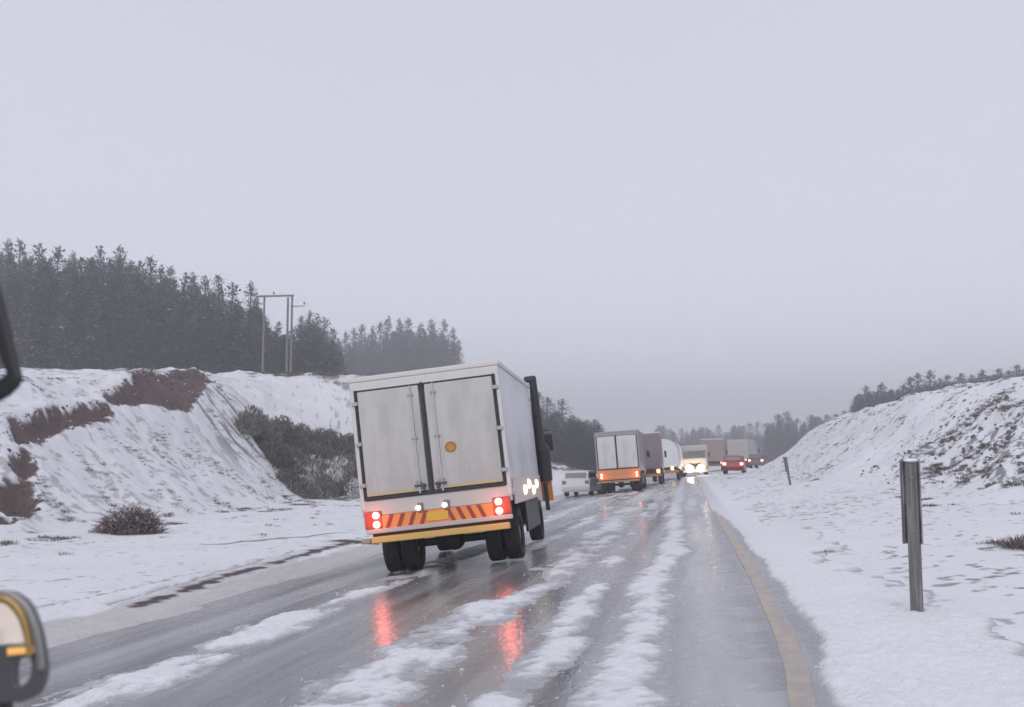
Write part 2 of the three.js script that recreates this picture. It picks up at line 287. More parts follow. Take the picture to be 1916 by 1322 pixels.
{
  const ds = []; for (let d = 3; d < 120; d += Math.max(0.035, d * 0.0055)) ds.push(d);
  const xs = [...span(-9.6, -6.4, 64), ...span(-6.35, 2.3, 250)];
  const fade = (x, d) => 0.06 * (1 - sstep(-9.6, -8.8, x)) + 0.07 * sstep(1.5, 2.25, x + (fbm(x * 1.2, d * 0.7, 4) - 0.5) * 1.6 * sstep(1.0, 1.5, x)) + 0.05 * sstep(2.15, 2.3, x) + 0.05 * sstep(100, 118, d);
  const mud = (x, d) => 0.12 * sstep(0.45, 0.15, Math.min(lineDist(mudTrack, x, d), lineDist(mudSpur, x, d)) + (fbm(x * 2, d * 2, 2) - 0.5) * 0.3);
  const g = sheet(xs, ds, (x, d) => land(x, d) + snowDepth(x, d) - fade(x, d) - (x < -7.4 ? mud(x, d) : 0));
  const p = g.attributes.position, col = new Float32Array(p.count * 3);
  for (let i = 0; i < p.count; i++) {
    const x = p.getX(i), d = -p.getZ(i), t = p.getY(i) - land(x, d), n = fbm(x * 6 + 4, d * 4, 3);
    let c = mix3([0.42, 0.42, 0.445], [0.78, 0.79, 0.825], sstep(0.002, 0.026, t + (n - 0.5) * 0.028));
    const xb = x + (fbm(x * 1.5 + 5, d * 0.8, 4) - 0.5) * 0.7; c = mix3(c, mix3([0.50, 0.475, 0.465], [0.58, 0.565, 0.565], fbm(x * 4, d * 3, 3)), 0.9 * sstep(-8.5, -8.2, xb) * sstep(-6.2, -6.7, x)); // trodden slush by the left edge
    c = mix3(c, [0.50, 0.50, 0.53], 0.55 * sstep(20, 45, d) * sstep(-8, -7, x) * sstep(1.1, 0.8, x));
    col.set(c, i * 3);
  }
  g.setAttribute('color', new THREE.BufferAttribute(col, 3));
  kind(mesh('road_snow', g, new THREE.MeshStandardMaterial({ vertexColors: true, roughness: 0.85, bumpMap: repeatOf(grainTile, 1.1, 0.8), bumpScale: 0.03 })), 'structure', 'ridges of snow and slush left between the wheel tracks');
}

{ // crumbs of slush thrown out beside the ridges
  const R = rng(71), list = [], g = new THREE.IcosahedronGeometry(0.03, 1), p = g.attributes.position; for (let i = 0; i < p.count; i++) { V.fromBufferAttribute(p, i); const k = 0.7 + 0.6 * vn(V.x * 60 + 30, V.y * 60 + V.z * 50 + 30); p.setXYZ(i, V.x * k * 1.4, V.y * k * 0.55, V.z * k); } g.computeVertexNormals();
  for (let k = 0; k < 90000 && list.length < 1600; k++) { const d = 4 + 30 * R() * R(), x = lerp(-7.0, 1.1, R()), t = snowDepth(x, d); if (t < -0.022 || t > 0.012 || R() > (t > -0.012 ? 0.9 : 0.02)) continue; list.push([x, road(x, d) + Math.max(0, t), -d, 0.12 + 0.6 * R() * R() * R(), R() * 6.28]); }
  const m = new THREE.InstancedMesh(g, M(0.58, 0.585, 0.62, 0.8), list.length), o = new THREE.Object3D();
  list.forEach(([x, y, z, s, a], i) => { o.position.set(x, y, z); o.rotation.set(a * 0.2, a, 0); o.scale.setScalar(s); o.updateMatrix(); m.setMatrixAt(i, o.matrix); });
  m.name = 'slush'; m.castShadow = m.receiveShadow = true; scene.add(kind(m, 'stuff', 'crumbs of slush scattered beside the snow ridges on the road'));
}

// ---------------------------------------------------------------- leaf work
function soup() { // collects small triangles with flat normals and colours
  const P = [], K = [];
  return {
    tri(a, b, c, k) { P.push(...a, ...b, ...c); K.push(...k, ...k, ...k); },
    spray(x, y, z, dir, side, len, wid, k) { // a pointed leaf-shaped sprig
      const e = [x + dir[0] * len, y + dir[1] * len, z + dir[2] * len], m = [x + dir[0] * len * 0.45, y + dir[1] * len * 0.45, z + dir[2] * len * 0.45];
      const l = [m[0] + side[0] * wid, m[1] + side[1] * wid, m[2] + side[2] * wid], r = [m[0] - side[0] * wid, m[1] - side[1] * wid, m[2] - side[2] * wid];
      this.tri([x, y, z], l, e, k); this.tri([x, y, z], e, r, k);
    },
    get n() { return P.length / 9; },
    geo() { const g = new THREE.BufferGeometry(); g.setAttribute('position', new THREE.BufferAttribute(new Float32Array(P), 3)); g.setAttribute('color', new THREE.BufferAttribute(new Float32Array(K), 3)); g.computeVertexNormals(); return g; },
  };
}
const leafMat = new THREE.MeshStandardMaterial({ vertexColors: true, roughness: 0.9 });
const leafTints = [[1, 1, 1], [1.25, 1.22, 1.2], [0.82, 0.84, 0.86], [1.1, 1.14, 1.2]].map((c) => { const m = leafMat.clone(); m.color = C(...c); return m; });
const barkMat = M(0.07, 0.06, 0.055, 0.9);
// a plantation conifer of height 1 (scaled on placing): rounded-pointed crown, whorls of drooping boughs
function crownShape(seed, slim, rough, snow) {
  const R = rng(seed), s = soup(), H = 16, rad = H * slim, tops = R() < 0.35 ? 2 : 1;
  const whorls = 52, bias = R() * 6.28;
  for (let w = 0; w < whorls; w++) {
    const t = (w + R() * 0.6) / whorls, y0 = H * (0.16 + 0.82 * t);
    const env = Math.pow(1 - t, 0.62) * (0.55 + 0.45 * Math.min(1, t * 4 + 0.4)), n = Math.round(lerp(10, 5, t));
    for (let b = 0; b < n; b++) {
      const y = y0 + (R() - 0.5) * 0.9 * (1 - 0.7 * t), a = R() * 6.283, L = rad * env * (1 - rough * R()) * (1 + 0.22 * Math.cos(a - bias)) + 0.22;
      const ca = Math.cos(a), sa = Math.sin(a), droop = -0.05 - 0.25 * (1 - t) + R() * 0.25;
      const m = Math.max(3, Math.round(L * 5.2));
      for (let q = 0; q < m; q++) {
        const f = (q + 0.4 + R() * 0.5) / m, r = f * L, x = ca * r + (R() - 0.5) * 0.35, z = sa * r + (R() - 0.5) * 0.35, yy = y + droop * r + (R() - 0.5) * 0.3;
        const up = (t > 0.9 ? 0.6 : 0.1) + (R() - 0.5) * 0.9, aa = a + (R() - 0.5) * 1.3;
        const v = lerp(0.6, 1.25, R()) * lerp(0.8, 1.1, f), k = snow && R() < snow ? [0.5, 0.5, 0.54] : [0.115 * v, 0.122 * v, 0.124 * v];  // pale sprigs: snow on the dusted trees, painted haze on the pines
        s.spray(x, yy, z, [Math.cos(aa) * 0.9, up - 0.1, Math.sin(aa) * 0.9], [-Math.sin(aa) * 0.9, (R() - 0.5) * 0.9, Math.cos(aa) * 0.9], 0.18 + R() * 0.30, 0.07 + R() * 0.10, k);
      }
    }
  }
  for (let k = 0; k < tops; k++) for (let q = 0; q < 170; q++) { const a = R() * 6.283, f = Math.pow(R(), 0.7), y = H * (0.80 + 0.195 * f) - k * 0.7, w = (1 - f) * rad * 0.5 * Math.sqrt(R()) + 0.03; s.spray(k * 0.6 + Math.cos(a) * w, y, Math.sin(a) * w, [Math.cos(a) * 0.8, 0.2 + 0.5 * R(), Math.sin(a) * 0.8], [-Math.sin(a), 0.3, Math.cos(a)], 0.14 + R() * 0.2, 0.06, [0.10, 0.108, 0.11]); }
  return s.geo();
}
function trunkShape(seed) {
  const R = rng(seed), g = [new THREE.CylinderGeometry(0.05, 0.24, 15.6, 7, 4).translate(0, 7.8, 0)];
  for (let k = 0; k < 7; k++) { const a = R() * 6.28, y = 1.5 + R() * 9; g.push(new THREE.CylinderGeometry(0.02, 0.06, 1.6, 4).translate(0, 0.8, 0).rotateZ(-1.15).rotateY(a).translate(0, y, 0)); }
  return mergeGeometries(g);
}
const protos = [[11, 0.145, 0.45], [12, 0.15, 0.55], [13, 0.135, 0.4], [14, 0.16, 0.5], [15, 0.135, 0.6], [16, 0.18, 0.5], [17, 0.14, 0.5]].map(([s, a, b]) => ({ crown: crownShape(s, a, b, 0.10), trunk: trunkShape(s + 50) }));  // share of pale sprigs stands in for haze brightness on these crowns
const snowyProtos = [[21, 0.22, 0.5], [22, 0.19, 0.55], [23, 0.25, 0.5]].map(([s, a, b]) => ({ crown: crownShape(s, a, b, 0.3), trunk: trunkShape(s + 50) }));
const RT = rng(77);
function tree(px, py, d, label, group, set = protos, wide = 1, k = Math.floor(RT() * set.length)) { // its tip stands on the line of sight at that distance
  const [x, y] = at(px, py, d), g = land(x, Math.min(d, 400)) - 0.2, h = Math.max(3, y - g), pr = set[k % set.length];
  const t = thing('pine_tree', label, 'tree', [x, g, -d], RT() * 6.28, group);
  mesh('trunk', pr.trunk, barkMat, t); mesh('crown', pr.crown, leafTints[Math.floor(RT() * 4)], t);
  const sy = h / 16, sx = wide * (0.55 + 0.45 * sy) * (0.92 + RT() * 0.2); t.scale.set(sx, sy, sx);
  return t;
}
const nth = ['first', 'second', 'third', 'fourth', 'fifth', 'sixth', 'seventh', 'eighth', 'ninth', 'tenth', 'eleventh', 'twelfth', 'thirteenth', 'fourteenth', 'fifteenth', 'sixteenth', 'seventeenth', 'eighteenth', 'nineteenth', 'twentieth'];
// dark front row of the plantation, counted from the power poles towards the left
const front = [[470, 525], [436, 527], [412, 538], [385, 516], [366, 528], [347, 509], [325, 518], [302, 496], [283, 478], [262, 487], [226, 458], [208, 482], [190, 458], [172, 480], [155, 479], [130, 487], [110, 460], [90, 484], [60, 476], [19, 470]];
const frontGroup = 'dark pines in the front row of the plantation';
front.forEach(([x, y], i) => {
  const look = { 226: 'tall dark pine with a double tip on the plantation skyline', 190: 'tall dark pointed pine just left of the double tipped pine', 283: 'dark pine with a thin spire at the step in the skyline', 110: 'broad dark pine standing above its neighbours near the skyline bend', 470: 'dark round tipped pine next to the power poles' }[x];
  tree(x, y, 142 + (470 - x) * -0.02 + (i % 3) * 3, look ?? `dark plantation pine, ${nth[i]} of the front row counted from the power poles`, frontGroup, protos, 1.05, x === 226 ? 1 : undefined);
});
const back = [[410, 512], [361, 508], [321, 497], [245, 485], [138, 469], [75, 454], [39, 449], [17, 446], [-10, 448]];
back.forEach(([x, y], i) => tree(x, y, 176 + (i % 2) * 5, `paler misty pine, ${nth[i]} behind the dark front row counted from the power poles`, 'paler pines behind the front row', protos, 1.1));
const mid = [[482, 556], [520, 604], [548, 612], [564, 590], [580, 579], [594, 585], [608, 592], [624, 612]];
mid.forEach(([x, y], i) => tree(x, y, (x < 550 ? 158 : 215) + (i % 2) * 5, x < 550 ? `mid grey pine rising behind the power pole frame, ${nth[i]} from the tall pole` : `hazy pine beyond the power poles, ${nth[i - 3]} right of the side arm`, 'pines by the power poles', protos, 1.05));
const endRow = [[647, 620], [662, 612], [677, 605], [697, 609], [712, 600], [727, 590], [748, 595], [764, 593], [787, 603], [808, 598], [831, 595], [848, 612], [858, 634]];
endRow.forEach(([x, y], i) => tree(x, y, 300 + (i % 3) * 6, i === 10 ? 'pale grey pine with a thin tip near the right end of plantation' : i === 12 ? 'pale grey pine closing the plantation edge above the truck roof' : `pale grey pine above the truck roof, ${nth[i]} from the dip in the forest skyline`, 'pale pines at the far end of the plantation', protos, 1.15));
const dusted = [[1008, 733], [1024, 742], [1052, 745], [1040, 768], [1072, 775], [1098, 784], [1112, 784], [990, 742]];
dusted.forEach(([x, y], i) => tree(x, y, 165 + (i % 3) * 9, i === 2 ? 'tallest snow dusted tree on the slope between the two trucks' : `snow dusted tree on the slope between the two trucks, ${nth[i]} of the clump`, 'snow dusted trees between the trucks', snowyProtos, 1.25));
const far = [[1240, 806], [1258, 806], [1275, 801], [1294, 806], [1312, 804], [1328, 803], [1345, 794], [1374, 794], [1390, 795], [1402, 790], [1416, 788], [1432, 790], [1455, 774], [1472, 768], [1490, 782], [1517, 775], [1532, 779], [1547, 775], [1563, 773], [1580, 768]];
far.forEach(([x, y], i) => tree(x, y, x < 1440 ? 500 + (i % 3) * 10 : 370 + (i % 3) * 8, x === 1345 ? 'very pale pointed tree above the headlights at the road end' : `very pale misty tree at the road end, ${nth[i]} counted rightwards from the truck queue`, 'misty trees at the road end', protos, x === 1345 ? 1.6 : 2.0));
const ridge = [[1597, 755], [1619, 721], [1634, 732], [1649, 715], [1664, 730], [1690, 718], [1703, 704], [1716, 697], [1739, 692], [1757, 707], [1773, 700], [1798, 697], [1818, 700], [1837, 690], [1867, 688], [1886, 692], [1901, 681], [1922, 686]];
ridge.forEach(([x, y], i) => tree(x, y, 232 + (i % 3) * 7, `grey tree above the snowy bank crest, ${nth[i]} going up the crest`, 'grey trees above the right bank', protos, 1.5));
{ // the mass of the plantation below its skyline
  const R = rng(5), spots = [], top = tab([[-40, 452], [110, 465], [226, 466], [302, 500], [385, 520], [470, 540], [520, 612], [580, 585], [608, 596], [640, 626], [700, 612], [764, 598], [846, 612], [866, 690]]);
  const put = (px, py, d) => { const [x, y] = at(px, py, d), g = land(x, d) - 0.3, h = y - g; if (h < 2.5) return; spots.push([x, g, -d, h / 16, R() * 6.28]); };
  for (let k = 0; k < 330; k++) { const px = lerp(-60, 500, R()); put(px, top(px) + 16 + R() * 70, 136 + R() * 40); }
  for (let k = 0; k < 90; k++) { const px = lerp(470, 640, R()); put(px, top(px) + 12 + R() * 50, 146 + R() * 40); }
  for (let k = 0; k < 130; k++) { const px = lerp(610, 862, R()); put(px, top(px) + 10 + R() * 40, 288 + R() * 34); }
  for (let k = 0; k < 110; k++) { const px = lerp(985, 1125, R()); put(px, lerp(752, 792, (px - 985) / 135) + R() * 40, 160 + R() * 30); }
  for (let k = 0; k < 170; k++) { const px = lerp(1225, 1445, R()); put(px, 802 + 8 * Math.sin(px * 0.09) + R() * 18, 490 + R() * 40); }
  for (let k = 0; k < 90; k++) { const px = lerp(1435, 1600, R()); put(px, 782 + 6 * Math.sin(px * 0.11) + R() * 20, 365 + R() * 24); }
  for (let k = 0; k < 170; k++) { const px = lerp(1600, 1925, R()); put(px, lerp(736, 692, (px - 1600) / 320) + R() * 16, 226 + R() * 30); }
  const m = new THREE.InstancedMesh(crownShape(31, 0.17, 0.5, 0), leafMat, spots.length), o = new THREE.Object3D();
  spots.forEach(([x, y, z, s, a], i) => { o.position.set(x, y, z); o.rotation.y = a; const w = 0.7 + 0.5 * s; o.scale.set(w, s, w); o.updateMatrix(); m.setMatrixAt(i, o.matrix); const k = 0.8 + 0.5 * R(); m.setColorAt(i, C(k, k, k * 1.02)); });
  m.name = 'forest'; m.castShadow = m.receiveShadow = true; scene.add(kind(m, 'stuff', 'dense misty mass of plantation trees below the skyline'));
}

// ---------------------------------------------------------------- shrubs in the gully, the brown bush, grass tufts
function twigs(seed, n, h, spread, cols, wid = 0.012) {
  const R = rng(seed), s = soup();
  for (let k = 0; k < n; k++) {
    const a = R() * 6.283, r0 = Math.sqrt(R()) * spread * 0.55, lean = 0.15 + 0.75 * R(), l = h * (0.45 + 0.6 * R()) * (1 - 0.35 * lean * 0.8);
    let x = Math.cos(a) * r0, z = Math.sin(a) * r0, y = R() * 0.25 * h; const b = a + (R() - 0.5) * 1.6, dir = [Math.cos(b) * lean, 1 - 0.4 * lean, Math.sin(b) * lean], k0 = cols[Math.floor(R() * cols.length)], v = 0.7 + 0.6 * R();
    s.spray(x, y, z, dir, [-Math.sin(b), 0.1, Math.cos(b)], l, wid * (0.6 + R()), k0.map((q) => q * v));
  }
  return s.geo();
}
{
  const [x, d] = hit(243, 998), t = thing('bush', 'bare brown rounded bush in the snow at the foot of the bank', 'bush', [x, land(x, d) - 0.04, -d]);
  const R = rng(9), st = [];
  for (let k = 0; k < 16; k++) { const a = R() * 6.28, l = 0.5 + R() * 0.5; st.push(new THREE.CylinderGeometry(0.008, 0.022, l, 5).translate(0, l / 2, 0).rotateZ(0.2 + 0.7 * R()).rotateY(a).translate((R() - 0.5) * 0.9, 0, (R() - 0.5) * 0.5)); }
  mesh('stem', mergeGeometries(st), barkMat, t);
  const s = soup(), cols = [[0.20, 0.15, 0.145], [0.26, 0.20, 0.19], [0.14, 0.11, 0.11], [0.34, 0.29, 0.28]];
  for (let k = 0; k < 5200; k++) { // twigs over a low uneven dome
    const u = R() * 2 - 1, a = R() * 6.283, q = 0.55 + 0.45 * R(), hx = 0.98, hy = 0.92 - 0.25 * Math.max(0, u - 0.2), X = Math.cos(a) * Math.sqrt(1 - u * u) * q, Y = Math.abs(u) * q, Z = Math.sin(a) * Math.sqrt(1 - u * u) * q;
    const lump = 0.78 + 0.4 * fbm(X * 3 + 9, Y * 3 + Z * 2, 3), b = R() * 6.28, kk = R() < 0.13 && Y > 0.35 ? [0.55, 0.55, 0.58] : cols[Math.floor(R() * 4)];
    s.spray(X * hx * lump, Y * hy * lump, Z * 0.75 * lump, [X * 0.7 + Math.cos(b) * 0.6, 0.5 * R() + 0.1, Z * 0.7 + Math.sin(b) * 0.6], [-Math.sin(b), 0.3, Math.cos(b)], 0.12 + 0.16 * R(), 0.012 + 0.016 * R(), kk);
  }
  mesh('foliage', s.geo(), leafMat, t);
}
const straw = [[0.16, 0.13, 0.11], [0.11, 0.095, 0.09], [0.22, 0.19, 0.17], [0.07, 0.06, 0.06]];
function scatter(name, label, geo, list, vary) {
  const m = new THREE.InstancedMesh(geo, leafMat, list.length), o = new THREE.Object3D();
  list.forEach(([x, y, z, s, a, sy]) => { o.position.set(x, y, z); o.rotation.set(0, a, 0); o.scale.set(s, s * (sy ?? 1), s); o.updateMatrix(); const k = vary ? 0.65 + 0.95 * vn(x * 0.5 + 3, z * 0.5) : 0.75 + 0.5 * hash(scatter.i, 7); if (vary && y < 0.25 && hash(scatter.i, 3) < 0.45) m.setColorAt(scatter.i, C(4.4, 4.6, 5)); else m.setColorAt(scatter.i, C(k, k * (vary ? 0.96 : 1), k * (vary ? 0.93 : 1))); m.setMatrixAt(scatter.i++, o.matrix); });
  scatter.i = 0; m.name = name; m.castShadow = m.receiveShadow = true; scene.add(kind(m, 'stuff', label)); return m;
}
scatter.i = 0;
{ // shrubs that fill the gully: leafy clumps 1.5 to 3 m high
  const R = rng(41), list = [], s = soup();
  for (let k = 0; k < 1300; k++) { const a = R() * 6.283, u = R(), q = 0.5 + 0.5 * R(), X = Math.cos(a) * Math.sqrt(1 - u * u) * q, Z = Math.sin(a) * Math.sqrt(1 - u * u) * q, b = R() * 6.28, v = 0.6 + 0.8 * R(); const kk = [[0.14, 0.132, 0.122], [0.18, 0.165, 0.155], [0.11, 0.108, 0.104]][Math.floor(R() * 3)].map((c) => c * v);
    s.spray(X, u * q * 1.25, Z, [X * 0.5 + Math.cos(b) * 0.4, 0.75, Z * 0.5 + Math.sin(b) * 0.4], [-Math.sin(b), 0.2, Math.cos(b)], 0.14 + 0.2 * R(), 0.02 + 0.03 * R(), kk); }
  for (let k = 0; k < 900; k++) {
    const d = lerp(61, 93, R()), t = R(), x = lerp(toeL(d) + 5.5 - 3 * Math.abs(d - 76) / 16, toeL(d) - 8, t);
    if (x > -16.5 || fbm(x * 0.4, d * 0.4, 2) < 0.3 || land(x, d) > 3.8) continue; if (d < 66 && x > -21.5) continue;
    const s0 = (0.55 + 0.75 * R()) * (d < 68 ? 0.75 : 1); list.push([x, land(x, d) - 0.1, -d, s0, R() * 6.28, 0.9 + 0.5 * R()]);
  }
  scatter('shrubs', 'dark mass of bare shrubs filling the gully behind the truck', s.geo(), list, true);
}
{ // tufts of grass and heather through the snow
  const R = rng(43), list = [], g = twigs(3, 70, 0.2, 0.42, straw, 0.007);
  for (let k = 0; k < 16000; k++) { const d = lerp(26, 70, R()), x = toeL(d) + 3 - R() * 15; if (fbm(x * 0.9, d * 0.8, 3) + 0.25 * (fbm(x * 0.2, d * 0.2, 2) - 0.5) > 0.60 && R() < 0.7 && scarDepth(x, d) < 0) list.push([x, land(x, d) - 0.05, -d, 0.35 + 0.7 * R() * R(), R() * 6.28]); }
  for (let k = 0; k < 5000; k++) { const d = lerp(92, 135, R()), x = toeL(d) - 4 - R() * 26; if (fbm(x * 0.5, d * 0.4, 3) > 0.58) list.push([x, land(x, d) - 0.03, -d, 0.9 + 1.3 * R(), R() * 6.28]); }
  for (let k = 0; k < 26000; k++) { const d = lerp(7, 90, R()), x = lerp(2.2, 13.5, R()), rz = rockZone(x, d); if (fbm(x * 1.1 + 30, d * 0.9, 3) + 0.15 * rz - 0.14 * (1 - sstep(3, 7, x)) > 0.70) list.push([x, land(x, d) - 0.03, -d, (0.18 + 0.4 * R()) * (1 + 0.5 * rz), R() * 6.28]); }
  for (let k = 0; k < 900; k++) { const d = lerp(10, 60, R()), x = -10 - R() * 10; if (fbm(x * 0.8 + 3, d * 0.6, 3) > 0.66) list.push([x, land(x, d) - 0.03, -d, 0.3 + 0.4 * R(), R() * 6.28]); }
  for (const [px, py, s0] of [[1905, 1022, 1.6], [1888, 1026, 1], [1915, 1030, 1.3], [1716, 1160, 0.5], [1700, 1158, 0.4], [1545, 1030, 0.6], [1556, 1032, 0.6], [1860, 1018, 0.7]]) { const [x, d] = hit(px, py); for (let k = 0; k < 5; k++) { const X = x + (R() - 0.5) * 0.3 * s0, D = d + (R() - 0.5) * 0.4 * s0; list.push([X, land(X, D) - 0.02, -D, s0 * 0.55, R() * 6.28]); } }
  scatter('grass', 'withered grass tufts poking through the snow', g, list);
}
{ // stones on the rough part of the right bank
  const R = rng(47), list = [], g = new THREE.IcosahedronGeometry(0.16, 1), p = g.attributes.position; for (let i = 0; i < p.count; i++) { V.fromBufferAttribute(p, i); const k = 0.75 + 0.5 * vn(V.x * 9 + 20, V.y * 9 + V.z * 7 + 20); p.setXYZ(i, V.x * k * 1.3, V.y * k * 0.75, V.z * k); } g.computeVertexNormals();
  for (let k = 0; k < 9000; k++) { const d = lerp(12, 46, R()), x = lerp(5.6, 12.5, R()); if (R() < rockZone(x, d) * 0.22 * sstep(0.42, 0.6, fbm(x * 0.7, d * 0.6, 2))) list.push([x, land(x, d) + 0.01, -d, 0.18 + 0.5 * R() * R(), R() * 6.28]); }
  const m = new THREE.InstancedMesh(g, M(0.13, 0.12, 0.125, 0.9), list.length), o = new THREE.Object3D();
  list.forEach(([x, y, z, s, a], i) => { o.position.set(x, y, z); o.rotation.set(a * 0.3, a, a * 0.2); o.scale.setScalar(s); o.updateMatrix(); m.setMatrixAt(i, o.matrix); });
  m.name = 'rubble'; m.castShadow = m.receiveShadow = true; scene.add(kind(m, 'stuff', 'dark stones showing through snow on the right bank'));
}

{ // clods of bare earth along the broken edge of the bank
  const R = rng(61), list = [], g = new THREE.IcosahedronGeometry(0.2, 1), p = g.attributes.position; for (let i = 0; i < p.count; i++) { V.fromBufferAttribute(p, i); const k = 0.7 + 0.6 * vn(V.x * 8 + 30, V.y * 8 + V.z * 6 + 30); p.setXYZ(i, V.x * k * 1.3, V.y * k * 0.7, V.z * k); } g.computeVertexNormals();
  for (let k = 0; k < 60000 && list.length < 1500; k++) { const d = lerp(26, 72, R()), x = lerp(-38, -19, R()), q = scarDepth(x, d); if (q > -0.25 && R() < (q < 0.3 ? 0.6 : 0.4)) list.push([x, land(x, d), -d, 0.12 + 0.5 * R() * R() * R(), R() * 6.28]); }
  const m = new THREE.InstancedMesh(g, M(1, 1, 1, 0.95), list.length), o = new THREE.Object3D();
  list.forEach(([x, y, z, s, a], i) => { o.position.set(x, y, z); o.rotation.set(a * 0.3, a, a * 0.2); o.scale.setScalar(s); o.updateMatrix(); m.setMatrixAt(i, o.matrix); const k = 0.6 + 0.9 * R(); m.setColorAt(i, R() < 0.03 ? C(0.7, 0.71, 0.74) : C(0.11 * k, 0.078 * k, 0.074 * k)); });
  m.name = 'earth_clods'; m.castShadow = m.receiveShadow = true; scene.add(kind(m, 'stuff', 'brown clods of earth along the eroded bank'));
}

// ---------------------------------------------------------------- power poles
{
  const d = 116, foot = at(497, 690, d)[0], tallTop = at(493, 556, d), gy = (x) => land(x, d) - 0.4, wood = M(0.17, 0.165, 0.165, 0.9);
  const t = thing('power_pole', 'grey timber power pole frame with flat crossbar before the plantation', 'power pole', [foot, gy(foot), -d]);
  const X = (px, py) => at(px, py, d)[0] - foot, Y = (px, py) => at(px, py, d)[1] - gy(foot);
  for (const px of [495, 532, 547]) { const x = X(px, 556), y1 = Y(px, 553), y0 = gy(foot + x) - gy(foot); mesh('pole', cyl(0.11, 0.15, y1 - y0, x, (y0 + y1) / 2, px === 532 ? -1.2 : 0, 10), wood, t); }
  mesh('crossarm', box(X(551, 555) - X(480, 555), 0.2, 0.17, (X(551, 555) + X(480, 555)) / 2, Y(515, 554), 0.22), wood, t);
  mesh('side_arm', box(X(571, 573) - X(545, 573), 0.1, 0.1, (X(571, 573) + X(545, 573)) / 2, Y(560, 573), 0.24), wood, t);
  for (const [px, py] of [[482, 550], [571, 568], [514, 549]]) mesh('insulator', [cyl(0.07, 0.1, 0.28, X(px, py), Y(px, py) + 0.04, 0.22, 8), cyl(0.12, 0.12, 0.05, X(px, py), Y(px, py), 0.22, 8)], M(0.1, 0.09, 0.09, 0.4), t);
}

// ---------------------------------------------------------------- marker posts
function worn(a, b, sx, sy) { return new THREE.MeshStandardMaterial({ map: (() => { const t = tex(128, 512, (u, v) => lin(mix3(a, b, sstep(0.35, 0.7, fbm(u * sx, v * sy, 4)))), true); t.wrapS = t.wrapT = THREE.RepeatWrapping; return t; })(), roughness: 0.75 }); }
const postWood = worn([0.12, 0.115, 0.115], [0.21, 0.205, 0.21], 7, 5), plateSteel = worn([0.10, 0.10, 0.11], [0.30, 0.30, 0.32], 6, 5);
function markerPost(x, d, lean, label) {
  const t = thing('marker_post', label, 'marker post', [x, land(x, d) - 0.06, -d], -0.25, 'roadside marker posts'); t.rotation.z = lean;
  mesh('post', box(0.094, 1.26, 0.094, 0, 0.63, 0, 0.008), postWood, t);
  // folded steel backing sheet: a shallow channel round the post head
  const sh = new THREE.Shape([[-0.088, 0.052], [-0.088, 0.10], [-0.075, 0.10], [-0.04, 0.064], [0.052, 0.064], [0.070, 0.096], [0.082, 0.096], [0.082, -0.01], [0.074, -0.01], [0.074, 0.084], [0.058, 0.054], [-0.045, 0.054], [-0.078, 0.086], [-0.078, 0.052]].map((p) => new THREE.Vector2(...p)));
  const hd = new THREE.ExtrudeGeometry(sh, { depth: 0.66, bevelEnabled: false }).rotateX(-Math.PI / 2).scale(0.80, 1, 0.8).translate(0, 0.625, 0.085); mesh('reflector_plate', hd, plateSteel, t);
  mesh('edge_strip', box(0.026, 0.655, 0.02, -0.074, 0.95, 0.02, 0.004), M(0.11, 0.11, 0.12, 0.6), t);
  for (const y of [0.72, 1.14]) mesh('bolt', cylZ(0.012, 0.02, 0.0, y, 0.052, 8), M(0.2, 0.2, 0.2, 0.4), t);
  mesh('snow_cap', new THREE.SphereGeometry(0.07, 12, 8).scale(1, 0.24, 1).translate(0.0, 1.275, 0), M(0.8, 0.81, 0.85, 0.9), t);
  return t;
}
{ const [x, d] = hit(1716, 1157); markerPost(x, d, 0.002, 'weathered grey roadside post with a wide folded steel head'); const [x2, d2] = hit(1479, 907); markerPost(x2, d2, 0.16, 'small leaning post beside the road on the far snowy verge'); }

// ---------------------------------------------------------------- vehicles
const rubber = M(0.018, 0.018, 0.02, 0.75), steel = M(0.25, 0.25, 0.26, 0.5, { metalness: 0.4 }), black = M(0.022, 0.022, 0.026, 0.5), glass = new THREE.MeshStandardMaterial({ color: C(0.03, 0.034, 0.04), roughness: 0.08 });
const tyreShape = (() => { const w = 0.14, P = [[0.30, -w * 0.85], [0.40, -w], [0.455, -w * 0.96], [0.48, -w * 0.78], [0.484, -0.06], [0.474, -0.055], [0.474, -0.045], [0.484, -0.04], [0.484, 0.04], [0.474, 0.045], [0.474, 0.055], [0.484, 0.06], [0.48, w * 0.78], [0.455, w * 0.96], [0.40, w], [0.30, w * 0.85], [0.30, -w * 0.85]].map((p) => new THREE.Vector2(...p)); return new THREE.LatheGeometry(P, 28).rotateZ(Math.PI / 2); })();
const rimShape = mergeGeometries([cylX(0.30, 0.10, 0, 0, 0, 20), cylX(0.13, 0.2, 0, 0, 0, 12)]);
function wheel(x, y, z, parent, s = 1, wide = 1, rimMat = steel, round = 1) { const w = new THREE.Group(); w.name = 'wheel'; w.position.set(x, y, z); w.scale.set(wide, s, s * round); mesh('tyre', tyreShape, rubber, w); mesh('rim', rimShape, rimMat, w); parent.add(w); return w; }
const grime = (a, b, seed) => { const t = tex(256, 256, (u, v) => lin(mix3(a, b, clamp(0.85 * sstep(0.40, 0.8, fbm(u * 5 + seed, v * 3, 5)) + 0.35 * sstep(0.55, 0.7, fbm(u * 26 + seed, v * 3.2, 3)) * (1 - v) + 0.5 * (1 - v) * (1 - v) * (0.4 + fbm(u * 9, v * 9, 3))))), true); t.wrapS = t.wrapT = THREE.RepeatWrapping; return t; };
